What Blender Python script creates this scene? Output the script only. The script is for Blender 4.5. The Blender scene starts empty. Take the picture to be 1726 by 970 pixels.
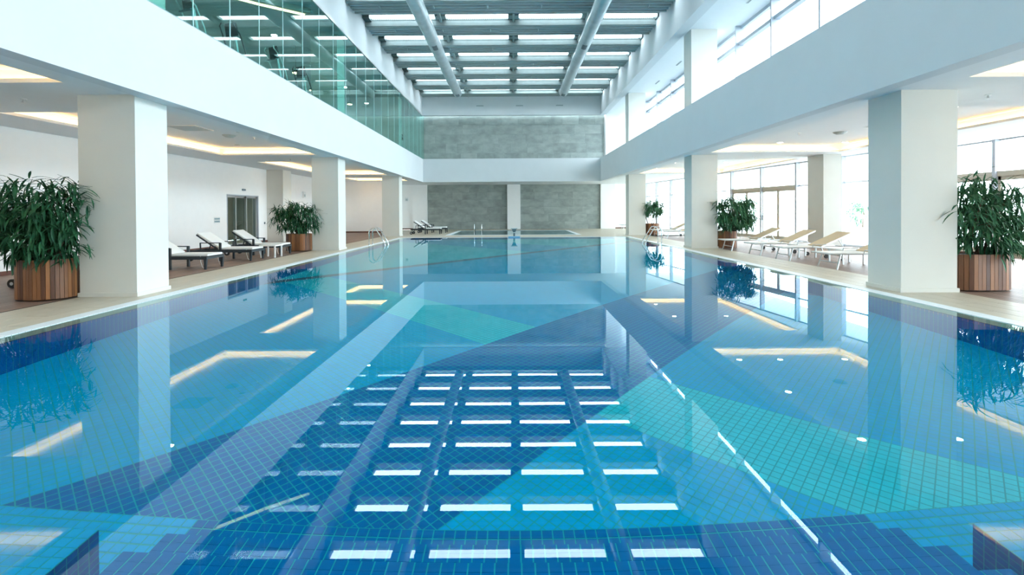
import bpy, math, random
import numpy as np
from mathutils import Matrix, Vector
random.seed(7)
rng = np.random.default_rng(7)
C = bpy.context.scene.collection
S = bpy.context.scene
PI = math.pi

# ------------------------------------------------------------------ camera
cam_d = bpy.data.cameras.new('camera')
cam = bpy.data.objects.new('camera', cam_d)
C.objects.link(cam)
cam_d.sensor_fit = 'HORIZONTAL'
cam_d.sensor_width = 36.0
cam_d.lens = 814.34 / 1726 * 36
cam_d.shift_x = 0.73 / 1726
cam_d.shift_y = -(485 - 362.96) / 1726
cam_d.clip_end = 500
EYE = 1.5
def _rot(y, p, r):
    cy, sy, cp, sp, cr, sr = math.cos(y), math.sin(y), math.cos(p), math.sin(p), math.cos(r), math.sin(r)
    Ry = Matrix(((cy, sy, 0), (-sy, cy, 0), (0, 0, 1)))
    Rp = Matrix(((1, 0, 0), (0, cp, sp), (0, -sp, cp)))
    Rr = Matrix(((cr, 0, sr), (0, 1, 0), (-sr, 0, cr)))
    return Rr @ Rp @ Ry
R_ = _rot(math.radians(0.085), math.radians(-0.544), math.radians(-0.324))
m3 = Matrix((R_[0], R_[2], -R_[1])).transposed()
cam.matrix_world = Matrix.Translation((0, 0, EYE)) @ m3.to_4x4()
S.camera = cam

# ------------------------------------------------------------------ world and exposure
W = bpy.data.worlds.new('sky')
S.world = W
W.use_nodes = True
wn = W.node_tree.nodes
wn['Background'].inputs['Color'].default_value = (0.83, 0.945, 1.0, 1)
wn['Background'].inputs['Strength'].default_value = 8.2
S.view_settings.view_transform = 'Standard'
S.view_settings.look = 'None'
S.view_settings.gamma = 1
S.view_settings.exposure = 0.72
S.view_settings.use_curve_mapping = False
S.cycles.max_bounces = 12
S.cycles.diffuse_bounces = 9
S.cycles.glossy_bounces = 5
S.cycles.transmission_bounces = 8
S.cycles.transparent_max_bounces = 12
S.cycles.sample_clamp_indirect = 25

def portal(name, loc, rot, sx, sy):
    d = bpy.data.lights.new(name, 'AREA')
    d.shape = 'RECTANGLE'; d.size = sx; d.size_y = sy
    d.cycles.is_portal = True
    o = bpy.data.objects.new(name, d); C.objects.link(o)
    o.location = loc; o.rotation_euler = rot
portal('roof_light_portal', (0, 14, 10.2), (0, 0, 0), 13, 41)
portal('terrace_light_portal', (15.4, 16, 1.9), (0, PI / 2, 0), 3.9, 46)
portal('gallery_light_portal', (9.0, 14, 6.8), (0, PI / 2, 0), 3.6, 42)

# ------------------------------------------------------------------ materials
MATS = {}
def mat(name, col, rough=0.6, metal=0.0, var=0.0, scale=4.0, bump=0.0, bscale=40.0, obj_rand=0.0, stretch=(1, 1, 1), col2=None, spec=0.5):
    if name in MATS: return MATS[name]
    m = bpy.data.materials.new(name); m.use_nodes = True
    nt = m.node_tree; n = nt.nodes; l = nt.links
    b = n['Principled BSDF']
    b.inputs['Roughness'].default_value = rough
    b.inputs['Metallic'].default_value = metal
    b.inputs['Specular IOR Level'].default_value = spec
    tc = n.new('ShaderNodeTexCoord'); mp = n.new('ShaderNodeMapping')
    mp.inputs['Scale'].default_value = stretch
    l.new(tc.outputs['Object'], mp.inputs['Vector'])
    nz = n.new('ShaderNodeTexNoise'); nz.inputs['Scale'].default_value = scale; nz.inputs['Detail'].default_value = 4
    l.new(mp.outputs['Vector'], nz.inputs['Vector'])
    mx = n.new('ShaderNodeMix'); mx.data_type = 'RGBA'
    c2 = col2 or tuple(min(1, c * (1 - var)) for c in col)
    mx.inputs[6].default_value = (*col, 1); mx.inputs[7].default_value = (*c2, 1)
    src = nz.outputs['Fac']
    rmp = n.new('ShaderNodeMapRange'); rmp.inputs[1].default_value = .3; rmp.inputs[2].default_value = .7
    l.new(src, rmp.inputs[0]); src = rmp.outputs[0]
    if obj_rand > 0:
        oi = n.new('ShaderNodeObjectInfo')
        ad = n.new('ShaderNodeVectorMath'); ad.operation = 'ADD'
        cmb = n.new('ShaderNodeCombineXYZ'); ml = n.new('ShaderNodeMath'); ml.operation = 'MULTIPLY'; ml.inputs[1].default_value = 37.0
        l.new(oi.outputs['Random'], ml.inputs[0])
        for k in range(3): l.new(ml.outputs[0], cmb.inputs[k])
        l.new(mp.outputs['Vector'], ad.inputs[0]); l.new(cmb.outputs[0], ad.inputs[1]); l.new(ad.outputs[0], nz.inputs['Vector'])
        a = n.new('ShaderNodeMix'); a.data_type = 'FLOAT'; a.inputs[0].default_value = obj_rand
        l.new(rmp.outputs[0], a.inputs[2]); l.new(oi.outputs['Random'], a.inputs[3]); src = a.outputs[0]
    l.new(src, mx.inputs[0]); l.new(mx.outputs[2], b.inputs['Base Color'])
    if bump > 0:
        nb = n.new('ShaderNodeTexNoise'); nb.inputs['Scale'].default_value = bscale; nb.inputs['Detail'].default_value = 5
        l.new(mp.outputs['Vector'], nb.inputs['Vector'])
        bp = n.new('ShaderNodeBump'); bp.inputs['Strength'].default_value = bump; bp.inputs['Distance'].default_value = 0.02
        l.new(nb.outputs['Fac'], bp.inputs['Height']); l.new(bp.outputs[0], b.inputs['Normal'])
    MATS[name] = m
    return m
def emit(name, col, strength):
    m = bpy.data.materials.new(name); m.use_nodes = True
    nt = m.node_tree; nt.nodes.clear()
    e = nt.nodes.new('ShaderNodeEmission'); o = nt.nodes.new('ShaderNodeOutputMaterial')
    e.inputs[0].default_value = (*col, 1); e.inputs[1].default_value = strength
    nt.links.new(e.outputs[0], o.inputs[0]); MATS[name] = m
    return m
def glass(name, tint, refl=1.45, rough=0.0):
    m = bpy.data.materials.new(name); m.use_nodes = True
    nt = m.node_tree; n = nt.nodes; l = nt.links; n.clear()
    t = n.new('ShaderNodeBsdfTransparent'); t.inputs[0].default_value = (*tint, 1)
    g = n.new('ShaderNodeBsdfGlossy'); g.inputs['Roughness'].default_value = rough
    f = n.new('ShaderNodeFresnel'); geo = n.new('ShaderNodeNewGeometry'); io = n.new('ShaderNodeMix'); io.data_type = 'FLOAT'
    io.inputs[2].default_value = refl; io.inputs[3].default_value = 1 / refl      # same reflectance from both sides of a thin pane
    l.new(geo.outputs['Backfacing'], io.inputs[0]); l.new(io.outputs[0], f.inputs[0])
    mx = n.new('ShaderNodeMixShader'); o = n.new('ShaderNodeOutputMaterial')
    l.new(f.outputs[0], mx.inputs[0]); l.new(t.outputs[0], mx.inputs[1]); l.new(g.outputs[0], mx.inputs[2]); l.new(mx.outputs[0], o.inputs[0])
    MATS[name] = m
    return m
def water(name, tint):
    m = bpy.data.materials.new(name); m.use_nodes = True
    nt = m.node_tree; n = nt.nodes; l = nt.links; n.clear()
    t = n.new('ShaderNodeBsdfRefraction'); t.inputs['Color'].default_value = (*tint, 1); t.inputs['IOR'].default_value = 1.333; t.inputs['Roughness'].default_value = 0
    g = n.new('ShaderNodeBsdfGlossy'); g.inputs['Roughness'].default_value = 0; g.inputs['Color'].default_value = (0.82, 0.96, 1.0, 1)
    f = n.new('ShaderNodeFresnel'); f.inputs[0].default_value = 1.5
    mx = n.new('ShaderNodeMixShader'); o = n.new('ShaderNodeOutputMaterial')
    nz = n.new('ShaderNodeTexNoise'); nz.inputs['Scale'].default_value = 1.3; nz.inputs['Detail'].default_value = 1
    tc = n.new('ShaderNodeTexCoord'); bp = n.new('ShaderNodeBump'); bp.inputs['Strength'].default_value = 0.02; bp.inputs['Distance'].default_value = 0.01
    l.new(tc.outputs['Object'], nz.inputs['Vector']); l.new(nz.outputs['Fac'], bp.inputs['Height'])
    for q in (t, g, f): l.new(bp.outputs[0], q.inputs['Normal'])
    l.new(f.outputs[0], mx.inputs[0]); l.new(t.outputs[0], mx.inputs[1]); l.new(g.outputs[0], mx.inputs[2]); l.new(mx.outputs[0], o.inputs[0])
    MATS[name] = m
    return m

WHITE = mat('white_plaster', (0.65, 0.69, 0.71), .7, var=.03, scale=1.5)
CREAM = mat('cream_plaster', (0.71, 0.70, 0.645), .65, var=.03, scale=2, bump=.05, bscale=60)
CEIL = mat('ceiling_paint', (0.76, 0.80, 0.82), .8, var=.02)
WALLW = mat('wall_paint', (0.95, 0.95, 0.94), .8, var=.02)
SLATE = mat('grey_green_slate', (0.40, 0.45, 0.425), .5, scale=1.7, bump=.5, bscale=5, obj_rand=.35, stretch=(1, 1, 1.5), col2=(0.22, 0.26, 0.245))
BEIGE = mat('beige_stone_tile', (0.58, 0.52, 0.41), .45, var=.16, scale=3, obj_rand=.5, stretch=(8, 1, 1))
BEIGEG = mat('beige_grout', (0.55, 0.5, 0.42), .7)
GRATE = mat('white_grating', (0.80, 0.85, 0.87), .5, var=.04)
DECKW = mat('brown_deck_board', (0.30, 0.19, 0.14), .5, scale=5, obj_rand=.6, stretch=(9, .8, 1), col2=(0.17, 0.105, 0.08))
GAP = mat('dark_gap', (0.05, 0.04, 0.035), .8)
SKIRT = mat('brown_wood_skirting', (0.16, 0.06, 0.04), .5, var=.2)
PLANT = mat('planter_wood', (0.36, 0.15, 0.055), .45, scale=3, obj_rand=.85, stretch=(18, 18, 1.5), col2=(0.07, 0.025, 0.014))
LEAF = mat('green_leaf', (0.035, 0.15, 0.06), .5, scale=6, obj_rand=.0, col2=(0.008, 0.05, 0.025), spec=.25)
LEAFP = mat('pale_green_leaf', (0.08, 0.24, 0.11), .5, scale=6, col2=(0.025, 0.10, 0.055), spec=.25)
STEM = mat('brown_stem', (0.12, 0.08, 0.05), .8, var=.4, scale=20)
SOIL = mat('dark_soil', (0.03, 0.02, 0.015), .9, var=.4, scale=30)
STEEL = mat('polished_steel', (0.75, 0.77, 0.78), .12, 1.0)
ALU = mat('brushed_aluminium', (0.62, 0.64, 0.65), .35, .85, var=.05)
DARKM = mat('dark_metal', (0.025, 0.035, 0.042), .5, .0, var=.1)
PADW = mat('white_cushion', (0.82, 0.83, 0.82), .9, var=.03, bump=.1)
SLING = mat('beige_sling', (0.72, 0.60, 0.42), .85, var=.08, scale=60)
SLINGW = mat('pale_sling', (0.82, 0.82, 0.80), .85, var=.04, scale=60)
RUB = mat('black_rubber', (0.02, 0.02, 0.02), .7)
ROOFM = mat('roof_metal', (0.30, 0.37, 0.36), .6, 0, var=.12, scale=3, spec=.2)
ROOFL = mat('roof_metal_light', (0.44, 0.52, 0.52), .55, 0, var=.1, scale=3, spec=.2)
ROOFD = mat('roof_metal_dark', (0.10, 0.14, 0.14), .6, .1, var=.2)
DUCT = mat('galvanised_duct', (0.62, 0.70, 0.73), .38, .55, var=.18, scale=2.5)
GRILL = mat('grey_grille', (0.16, 0.20, 0.22), .6)
VENT = mat('grey_vent', (0.45, 0.52, 0.53), .6)
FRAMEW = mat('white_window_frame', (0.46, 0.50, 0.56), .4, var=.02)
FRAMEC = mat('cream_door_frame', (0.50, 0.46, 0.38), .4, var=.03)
GLASSC = glass('clear_window_glass', (0.97, 0.99, 1.0))
GLASSG = glass('green_gallery_glass', (0.70, 0.93, 0.90), 1.75)
GLASSD = glass('door_glass', (0.75, 0.86, 0.84), 1.6)
GLASSR = glass('rooflight_glass', (0.96, 0.98, 1.0))
WATER = water('pool_water_clear', (0.72, 0.98, 1.0))
WATER2 = water('small_pool_water_clear', (0.85, 0.93, 0.93))
COVE = emit('warm_cove_led', (1.0, 0.54, 0.18), 17)
DOWN = emit('downlight_lamp', (1.0, 0.88, 0.68), 30)
GROUT = mat('teal_grout', (0.02, 0.60, 0.62), .7, spec=0)
NAVY = mat('navy_mosaic', (0, .25, .60), .6, var=.12, scale=9, spec=0)
AZURE = mat('azure_mosaic', (0, .66, 1.0), .6, var=.08, scale=9, spec=0)
MIDB = mat('mid_blue_mosaic', (0, 0.3, 0.7), .6, var=.08, scale=9, spec=0)
TURQ = mat('turquoise_mosaic', (.06, .96, 1.0), .6, var=.08, scale=9, spec=0)
PURP = mat('plum_mosaic', (.16,.20,.30), .6, var=.08, scale=9, spec=0)
WALLB = mat('pool_side_mosaic', (0, .30, .72), .6, var=.1, scale=9, spec=0)
PALEB = mat('small_pool_mosaic', (0.12, 0.24, 0.26), .6, var=.08, scale=9, spec=0)
GYMW = mat('gym_wall_beige', (0.72, 0.70, 0.62), .8, var=.05)
GYMD = mat('gym_panel_dark', (0.08, 0.15, 0.16), .6, var=.1)
GYMF = mat('gym_floor', (0.10, 0.12, 0.13), .7)
TERR = mat('terrace_stone', (0.62, 0.63, 0.62), .8, var=.06)
RAILM = mat('railing_grey', (0.55, 0.60, 0.64), .5)
SCREEN = mat('console_screen', (0.02, 0.03, 0.03), .2)
GREYC = mat('machine_grey', (0.70, 0.76, 0.76), .45, .2)
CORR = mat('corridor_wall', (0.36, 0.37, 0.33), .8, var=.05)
PLASTIC = mat('white_plastic', (0.8, 0.82, 0.82), .4)
TILEK = mat('blue_grey_plate', (0.30, 0.42, 0.46), .4)
BLUES = mat('light_blue_slab', (0.25, 0.55, 0.80), .4)

# ------------------------------------------------------------------ mesh builder
class MB:
    def __init__(s): s.v = []; s.f = []; s.m = []
    def quad(s, a, b, c, d, mi=0):
        k = len(s.v); s.v += [tuple(a), tuple(b), tuple(c), tuple(d)]; s.f.append((k, k + 1, k + 2, k + 3)); s.m.append(mi); return s
    def hexa(s, p, mi=0):
        k = len(s.v); s.v += [tuple(q) for q in p]
        for f in ((0, 3, 2, 1), (4, 5, 6, 7), (0, 1, 5, 4), (1, 2, 6, 5), (2, 3, 7, 6), (3, 0, 4, 7)):
            s.f.append(tuple(k + i for i in f)); s.m.append(mi)
        return s
    def box(s, x0, x1, y0, y1, z0, z1, mi=0):
        return s.hexa([(x0, y0, z0), (x1, y0, z0), (x1, y1, z0), (x0, y1, z0), (x0, y0, z1), (x1, y0, z1), (x1, y1, z1), (x0, y1, z1)], mi)
    def bar(s, p, q, w, h=None, up=(0, 0, 1), mi=0):
        h = h or w; p = Vector(p); q = Vector(q); d = (q - p).normalized(); u = Vector(up)
        if abs(d.dot(u)) > .98: u = Vector((1, 0, 0))
        a = d.cross(u).normalized() * w / 2; b = a.cross(d).normalized() * h / 2
        return s.hexa([p - a - b, p + a - b, q + a - b, q - a - b, p - a + b, p + a + b, q + a + b, q - a + b], mi)
    def tube(s, pts, r, n=8, mi=0, caps=True):
        pts = [Vector(p) for p in pts]; rr = r if isinstance(r, (list, tuple)) else [r] * len(pts)
        k0 = len(s.v); prev = None
        for i, p in enumerate(pts):
            d = (pts[min(i + 1, len(pts) - 1)] - pts[max(i - 1, 0)]).normalized()
            if prev is None:
                u = Vector((0, 0, 1)) if abs(d.z) < .9 else Vector((1, 0, 0)); a = d.cross(u).normalized()
            else: a = (prev - d * prev.dot(d)).normalized()
            prev = a; b = d.cross(a)
            for j in range(n):
                t = 2 * PI * j / n; s.v.append(tuple(p + (a * math.cos(t) + b * math.sin(t)) * rr[i]))
        for i in range(len(pts) - 1):
            for j in range(n):
                s.f.append((k0 + i * n + j, k0 + i * n + (j + 1) % n, k0 + (i + 1) * n + (j + 1) % n, k0 + (i + 1) * n + j)); s.m.append(mi)
        if caps:
            s.f.append(tuple(k0 + j for j in range(n))[::-1]); s.m.append(mi)
            s.f.append(tuple(k0 + (len(pts) - 1) * n + j for j in range(n))); s.m.append(mi)
        return s
    def prism(s, poly, z0, z1, mi=0):
        k = len(s.v); n = len(poly)
        s.v += [(x, y, z0) for x, y in poly] + [(x, y, z1) for x, y in poly]
        s.f.append(tuple(range(k, k + n))[::-1]); s.m.append(mi); s.f.append(tuple(range(k + n, k + 2 * n))); s.m.append(mi)
        for i in range(n):
            j = (i + 1) % n; s.f.append((k + i, k + j, k + n + j, k + n + i)); s.m.append(mi)
        return s
    def mesh(s, name, mats, smooth=False):
        me = bpy.data.meshes.new(name); me.from_pydata(s.v, [], s.f)
        mats = mats if isinstance(mats, (list, tuple)) else [mats]
        for m in mats: me.materials.append(m)
        if len(mats) > 1: me.polygons.foreach_set('material_index', s.m)
        if smooth: me.polygons.foreach_set('use_smooth', [True] * len(s.f))
        me.update()
        return me
    def build(s, name, mats, parent=None, smooth=False, bevel=0.0, **tags):
        return link(name, s.mesh(name, mats, smooth), parent, bevel, **tags)
def link(name, me, parent=None, bevel=0.0, **tags):
    o = bpy.data.objects.new(name, me); C.objects.link(o)
    if parent: o.parent = parent
    if bevel:
        md = o.modifiers.new('bevel', 'BEVEL'); md.width = bevel; md.segments = 2; md.limit_method = 'ANGLE'
    for k, v in tags.items(): o[k] = v
    return o
def thing(name, label, cat, loc=(0, 0, 0), rz=0.0, group=None, kind=None):
    o = bpy.data.objects.new(name, None); C.objects.link(o); o.empty_display_size = .1
    o.location = loc; o.rotation_euler = (0, 0, rz); o['label'] = label
    if cat: o['category'] = cat
    if group: o['group'] = group
    if kind: o['kind'] = kind
    return o
def structure(name, mb, m, label=None, **kw):
    o = mb.build(name, m, **kw); o['kind'] = 'structure'
    if label: o['label'] = label
    return o
def sroot(name, label=None):
    o = bpy.data.objects.new(name, None); C.objects.link(o); o['kind'] = 'structure'
    if label: o['label'] = label
    return o
def copy_tree(o, parent=None):
    c = o.copy(); C.objects.link(c); c.parent = parent
    for ch in list(o.children): copy_tree(ch, c)
    return c

# ------------------------------------------------------------------ main dimensions
ZC = 3.61; ZFT = 5.235; ZB = 8.33; ZG = 8.45; ZR = 9.60
FL, FR = -6.37, 6.34
YN, YB = -6.0, 34.6
PL0, PL1 = -5.94, 6.18            # pool water side walls
PY0, PY1 = 1.6, 27.1
D = 1.5

# ------------------------------------------------------------------ floor slab, deck tiles, boards
fl = MB()
fl.box(-15, -6.42, YN, 40, -.25, -.02).box(6.66, 15.2, YN, 40, -.25, -.02)
fl.box(-6.42, 6.66, YN, PY0, -.25, -.02).box(-6.42, 6.66, 27.35, 29.7, -.25, -.02).box(-6.42, 6.66, 36.2, 40, -.25, -.02)
fl.box(-6.42, -3.83, 29.7, 36.2, -.25, -.02).box(3.95, 6.66, 29.7, 36.2, -.25, -.02)
floor = structure('floor', fl, BEIGEG, 'beige and brown pool deck around the water')
g = .004
def tile_rows(x0, x1, w, y0, y1, L, name, m, parent, zt=0.0, mark=None, h=.022):
    n = max(1, round((x1 - x0) / w)); w = (x1 - x0) / n
    me = MB().box(g - w / 2, w / 2 - g, g - L / 2, L / 2 - g, -h, 0).mesh(name, m)
    for i in range(n):
        y = y0 + (L * .5 if i % 2 else 0) - L
        while y < y1:
            a, b = max(y, y0), min(y + L, y1)
            if b - a > .12:
                if b - a > L - .01: o = link(name, me, parent)
                else: o = link(name, MB().box(g - w / 2, w / 2 - g, g - (b - a) / 2, (b - a) / 2 - g, -h, 0).mesh(name, m), parent)
                o.location = (x0 + w * (i + .5), (a + b) / 2, zt)
            y += L
tile_rows(-7.74, -6.42, .33, 1.0, 27.35, 1.2, 'tile', BEIGE, floor)
tile_rows(6.66, 7.95, .3225, 1.0, 27.35, 1.2, 'tile', BEIGE, floor)
tile_rows(-12.3, -7.74, .152, 4.0, 34.0, 5.0, 'plank', DECKW, floor)
tile_rows(7.95, 12.2, .152, 4.0, 28.5, 5.0, 'plank', DECKW, floor)
pl = MB()
for i in range(19):
    x = 12.2 + i * .152; pl.box(x + g, x + .152 - g, -4, 20, -.022, 0)
pl.build('far_planks', DECKW, floor, kind='stuff')
# flat beige paving behind the pool
bk = MB()
for (x0, x1, y0, y1) in ((-7.74, 10.6, 27.35, 29.55), (-7.74, -3.98, 29.55, 39.2), (4.1, 10.6, 29.55, 39.2), (-3.98, 4.1, 36.35, 39.2)):
    y = y0
    while y < y1 - .01:
        yy = min(y + .6, y1); x = x0
        while x < x1 - .01:
            xx = min(x + 1.2, x1); bk.box(x + g, xx - g, y + g, yy - g, -.02, 0); x = xx
        y = yy
bk.build('far_tiles', BEIGE, floor, kind='stuff')
MB().box(-7.76, -7.72, 4, 34, -.02, .002).build('deck_edge_strip', GAP, floor)

# gutter gratings, submerged rim
gt = sroot('trim_1', 'white overflow grating running round the pool edge')
for (x0, x1) in ((-6.42, -6.18), (6.42, 6.66)):
    me = MB()
    for k in range(12): me.box(x0, x1, k * .0833 + .003, k * .0833 + .0803, -.03, .004)
    me = me.mesh('grating_panel', GRATE)
    for k in range(26):
        o = link('grating_panel', me, gt); o.location = (0, 1.35 + k, 0)
me = MB()
for k in range(12): me.box(k * .0875 + .003, k * .0875 + .0845, 27.1, 27.35, -.03, .004)
me = me.mesh('grating_panel', GRATE)
for k in range(12):
    o = link('grating_panel', me, gt); o.location = (-6.18 + k * 1.05, 0, 0)
rm = MB()
rm.box(-6.42, PL0, PY0, 27.35, -.25, -.035).box(PL1, 6.66, PY0, 27.35, -.25, -.035).box(PL0, PL1, 27.0, 27.35, -.25, -.035)
rm.build('submerged_rim', mat('rim_stone', (0.60, 0.57, 0.48), .5, var=.06), gt)
MB().box(PL0 - .002, PL0 + .012, PY0, 27.0, -.06, -.03).box(PL1 - .012, PL1 + .002, PY0, 27.0, -.06, -.03).build('rim_edge_line', PURP, gt)

# ------------------------------------------------------------------ pool basin with mosaic
basin = sroot('pool_basin', 'tiled swimming pool basin with blue and turquoise triangles')
bs = MB()
bs.box(PL0 - .5, PL1 + .5, PY0 - .4, 27.5, -D - .25, -D)
bs.box(PL0 - .45, PL0, PY0 - .3, 27.0, -D, -.25).box(PL1, PL1 + .45, PY0 - .3, 27.0, -D, -.25)
bs.box(PL0 - .45, PL1 + .45, 27.0, 27.4, -D, -.25).box(PL0 - .45, PL1 + .45, PY0 - .4, PY0, -D, -.02)
bs.build('basin_shell', GROUT, basin)
T = math.radians(47.0)
e1 = (math.cos(T), math.sin(T)); e2 = (-math.sin(T), math.cos(T))
def pq(x, y): return x * e1[0] + y * e1[1], x * e2[0] + y * e2[1]
Q1 = pq(-.93, 6.35)[1]; Q2 = pq(1.73, 5.94)[1]; QP = pq(-.25, 17.9)[1]
PT1 = pq(-2.1, 10.1)[0]; PT0 = pq(-2.0, 8.45)[0]
PR1 = pq(2.9, 4.57)[0]; PR0 = pq(1.7, 4.22)[0]
PITCH = .0765
Q1 = round(Q1 / PITCH) * PITCH; Q2 = round(Q2 / PITCH) * PITCH; QP = round(QP / PITCH) * PITCH
PT1 = round(PT1 / PITCH) * PITCH; PT0 = round(PT0 / PITCH) * PITCH; PR1 = round(PR1 / PITCH) * PITCH; PR0 = round(PR0 / PITCH) * PITCH
def colour_of(x, y):
    p, q = pq(x, y)
    if QP - .22 < q < QP + .12: return 4
    if q > QP: return 3 if p < 14.6 or p > 17.5 else 1
    if q > Q1:
        if PT0 < p < PT1: return 3
        return 1
    if q > Q2: return 0
    if PR0 < p < PR1: return 3
    if p <= PR0: return 1
    if p > PR1 + 6: return 0
    return 1
def clip_poly(poly, ax, lim, keep_greater):
    out = []
    for i in range(len(poly)):
        a, b = poly[i], poly[(i + 1) % len(poly)]
        ina = (a[ax] >= lim) == keep_greater; inb = (b[ax] >= lim) == keep_greater
        if ina: out.append(a)
        if ina != inb:
            t = (lim - a[ax]) / (b[ax] - a[ax]); out.append((a[0] + (b[0] - a[0]) * t, a[1] + (b[1] - a[1]) * t))
    return out
YF = 3.45
MOS = [NAVY, AZURE, MIDB, TURQ, PURP]
V = []; F = []; MI = []
hg = .0045
corners = [pq(x, y) for x in (PL0, PL1) for y in (YF, 27.0)]
p0, p1 = min(c[0] for c in corners), max(c[0] for c in corners); q0, q1 = min(c[1] for c in corners), max(c[1] for c in corners)
for i in range(math.floor(p0 / PITCH), math.ceil(p1 / PITCH) + 1):
    for j in range(math.floor(q0 / PITCH), math.ceil(q1 / PITCH) + 1):
        pc, qc = (i + .5) * PITCH, (j + .5) * PITCH
        x = pc * e1[0] + qc * e2[0]; y = pc * e1[1] + qc * e2[1]
        if x < PL0 - .06 or x > PL1 + .06 or y < YF - .06 or y > 27.06: continue
        h = PITCH / 2 - hg
        poly = [(x + a * h * e1[0] + b * h * e2[0], y + a * h * e1[1] + b * h * e2[1]) for a, b in ((-1, -1), (1, -1), (1, 1), (-1, 1))]
        if y < YF + .06: poly = clip_poly(poly, 1, YF, True)
        if len(poly) < 3: continue
        k = len(V); V += [(a, b, -D + .003) for a, b in poly]; F.append(tuple(range(k, k + len(poly)))); MI.append(colour_of(x, y))
me = bpy.data.meshes.new('floor_mosaic'); me.from_pydata(V, [], F)
for m in MOS: me.materials.append(m)
me.polygons.foreach_set('material_index', MI); me.update()
link('floor_mosaic', me, basin, kind='stuff')

# straight-laid tiles: strip of floor before the steps, step treads, corner blocks; nearest 300 are separate tiles
SX0, SX1 = -2.27, 2.51
steps = [(3.13, 1.25), (2.78, .97), (2.43, .70), (2.08, .43), (1.80, .18)]
st = MB()
for (yf, d) in steps: st.box(SX0, SX1, PY0 - .05, yf, -D, -d)
st.build('step', GROUT, basin)
BX1, BX0, BYF, BD = 2.82, -2.56, 2.955, 1.0
MB().box(BX1, PL1, PY0 - .05, BYF, -D, -BD).build('corner_bench', GROUT, basin)
MB().box(PL0, BX0, PY0 - .05, BYF, -D, -BD).build('corner_bench', GROUT, basin)
tp = .0765; hh = tp / 2 - .0045
tmesh = {k: MB().box(-hh, hh, -hh, hh, -.002, .004).mesh('tile', MOS[k]) for k in (0, 1, 2)}
cand = []; rest = MB()
def lay(x0, x1, y0, y1, z, colf):
    nx = max(1, round((x1 - x0) / tp)); ny = max(1, round((y1 - y0) / tp))
    for a in range(nx):
        for b in range(ny):
            x = x0 + (a + .5) * (x1 - x0) / nx; y = y1 - (b + .5) * (y1 - y0) / ny
            cand.append((x, y, z, colf(x, y)))
lay(PL0, SX0, 2.955, YF, -D, lambda x, y: 1); lay(SX0, SX1, 3.13, YF, -D, lambda x, y: 0); lay(SX1, PL1, 2.955, YF, -D, lambda x, y: 1)
lay(BX0, SX0, PY0, 2.955, -D, lambda x, y: 1); lay(SX1, BX1, PY0, 2.955, -D, lambda x, y: 0)
for k, (yf, d) in enumerate(steps):
    y0 = steps[k + 1][0] if k < 4 else PY0
    lay(SX0, SX1, y0, yf, -d, lambda x, y: 0)
lay(BX1, PL1, PY0, BYF, -BD, lambda x, y: 1); lay(PL0, BX0, PY0, BYF, -BD, lambda x, y: 1)
def seen_y(x, y, z):      # how low in the frame the tile shows through the water surface (apparent depth 0.72)
    return 355 + 814 * (EYE - z * .70) / max(y, .1)
vis = sorted([c for c in cand if seen_y(*c[:3]) < 985 and abs(c[0]) < 1.02 * c[1]], key=lambda c: -seen_y(*c[:3]))
pick = set(id(c) for c in vis[:300])
for c in cand:
    if id(c) in pick:
        o = link('tile', tmesh[c[3]], basin); o.location = c[:3]
    else: rest.box(c[0] - hh, c[0] + hh, c[1] - hh, c[1] + hh, c[2] - .002, c[2] + .004, c[3])
rest.build('step_tiles', MOS, basin, kind='stuff')
# side wall and riser tiles
wt = MB()
def wall_tiles(axis, c, a0, a1, z0, z1, nrm, mi):
    na = max(1, round((a1 - a0) / tp)); nz = max(1, round((z1 - z0) / tp)); wa = (a1 - a0) / na; wz = (z1 - z0) / nz; e = c + nrm * .003
    for i in range(na):
        for j in range(nz):
            u0, u1, v0, v1 = a0 + i * wa + .003, a0 + (i + 1) * wa - .003, z0 + j * wz + .003, z0 + (j + 1) * wz - .003
            if axis == 'x': wt.quad((e, u0, v0), (e, u1, v0), (e, u1, v1), (e, u0, v1), mi)
            else: wt.quad((u0, e, v0), (u1, e, v0), (u1, e, v1), (u0, e, v1), mi)
wall_tiles('x', PL0, BYF, 27.0, -D, -.06, 1, 0); wall_tiles('x', PL1, BYF, 27.0, -D, -.06, -1, 0)
wall_tiles('y', 27.0, PL0, PL1, -D, -.06, -1, 0)
wall_tiles('x', BX0, 2.3, BYF, -D, -BD, 1, 1); wall_tiles('x', BX1, 2.3, BYF, -D, -BD, -1, 1)
wt.build('wall_tiles', [WALLB, NAVY], basin, kind='stuff')

wa = MB().quad((-6.18, PY0, -.004), (6.42, PY0, -.004), (6.42, 27.1, -.004), (-6.18, 27.1, -.004))
structure('pool_water', wa, WATER, 'clear still water of the large swimming pool')

# small pool behind
sp = sroot('small_pool_basin', 'shallow second pool with a pale rim before the slate wall')
b = MB(); b.box(-3.9, 4.0, 29.6, 36.3, -.8, -.7)
b.box(-3.98, -3.83, 29.55, 36.35, -.7, .0).box(3.95, 4.1, 29.55, 36.35, -.7, .0).box(-3.83, 3.95, 29.55, 29.7, -.7, .0).box(-3.83, 3.95, 36.2, 36.35, -.7, .0)
b.build('basin_shell', PALEB, sp)
r = MB()
r.box(-4.1, -3.83, 29.45, 36.45, .0, .012).box(3.95, 4.22, 29.45, 36.45, .0, .012).box(-3.83, 3.95, 29.45, 29.7, .0, .012).box(-3.83, 3.95, 36.2, 36.45, .0, .012)
r.build('pool_rim', GRATE, sp)
structure('small_pool_water', MB().quad((-3.83, 29.7, -.01), (3.95, 29.7, -.01), (3.95, 36.2, -.01), (-3.83, 36.2, -.01)), WATER2, 'still water of the small pool')

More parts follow.
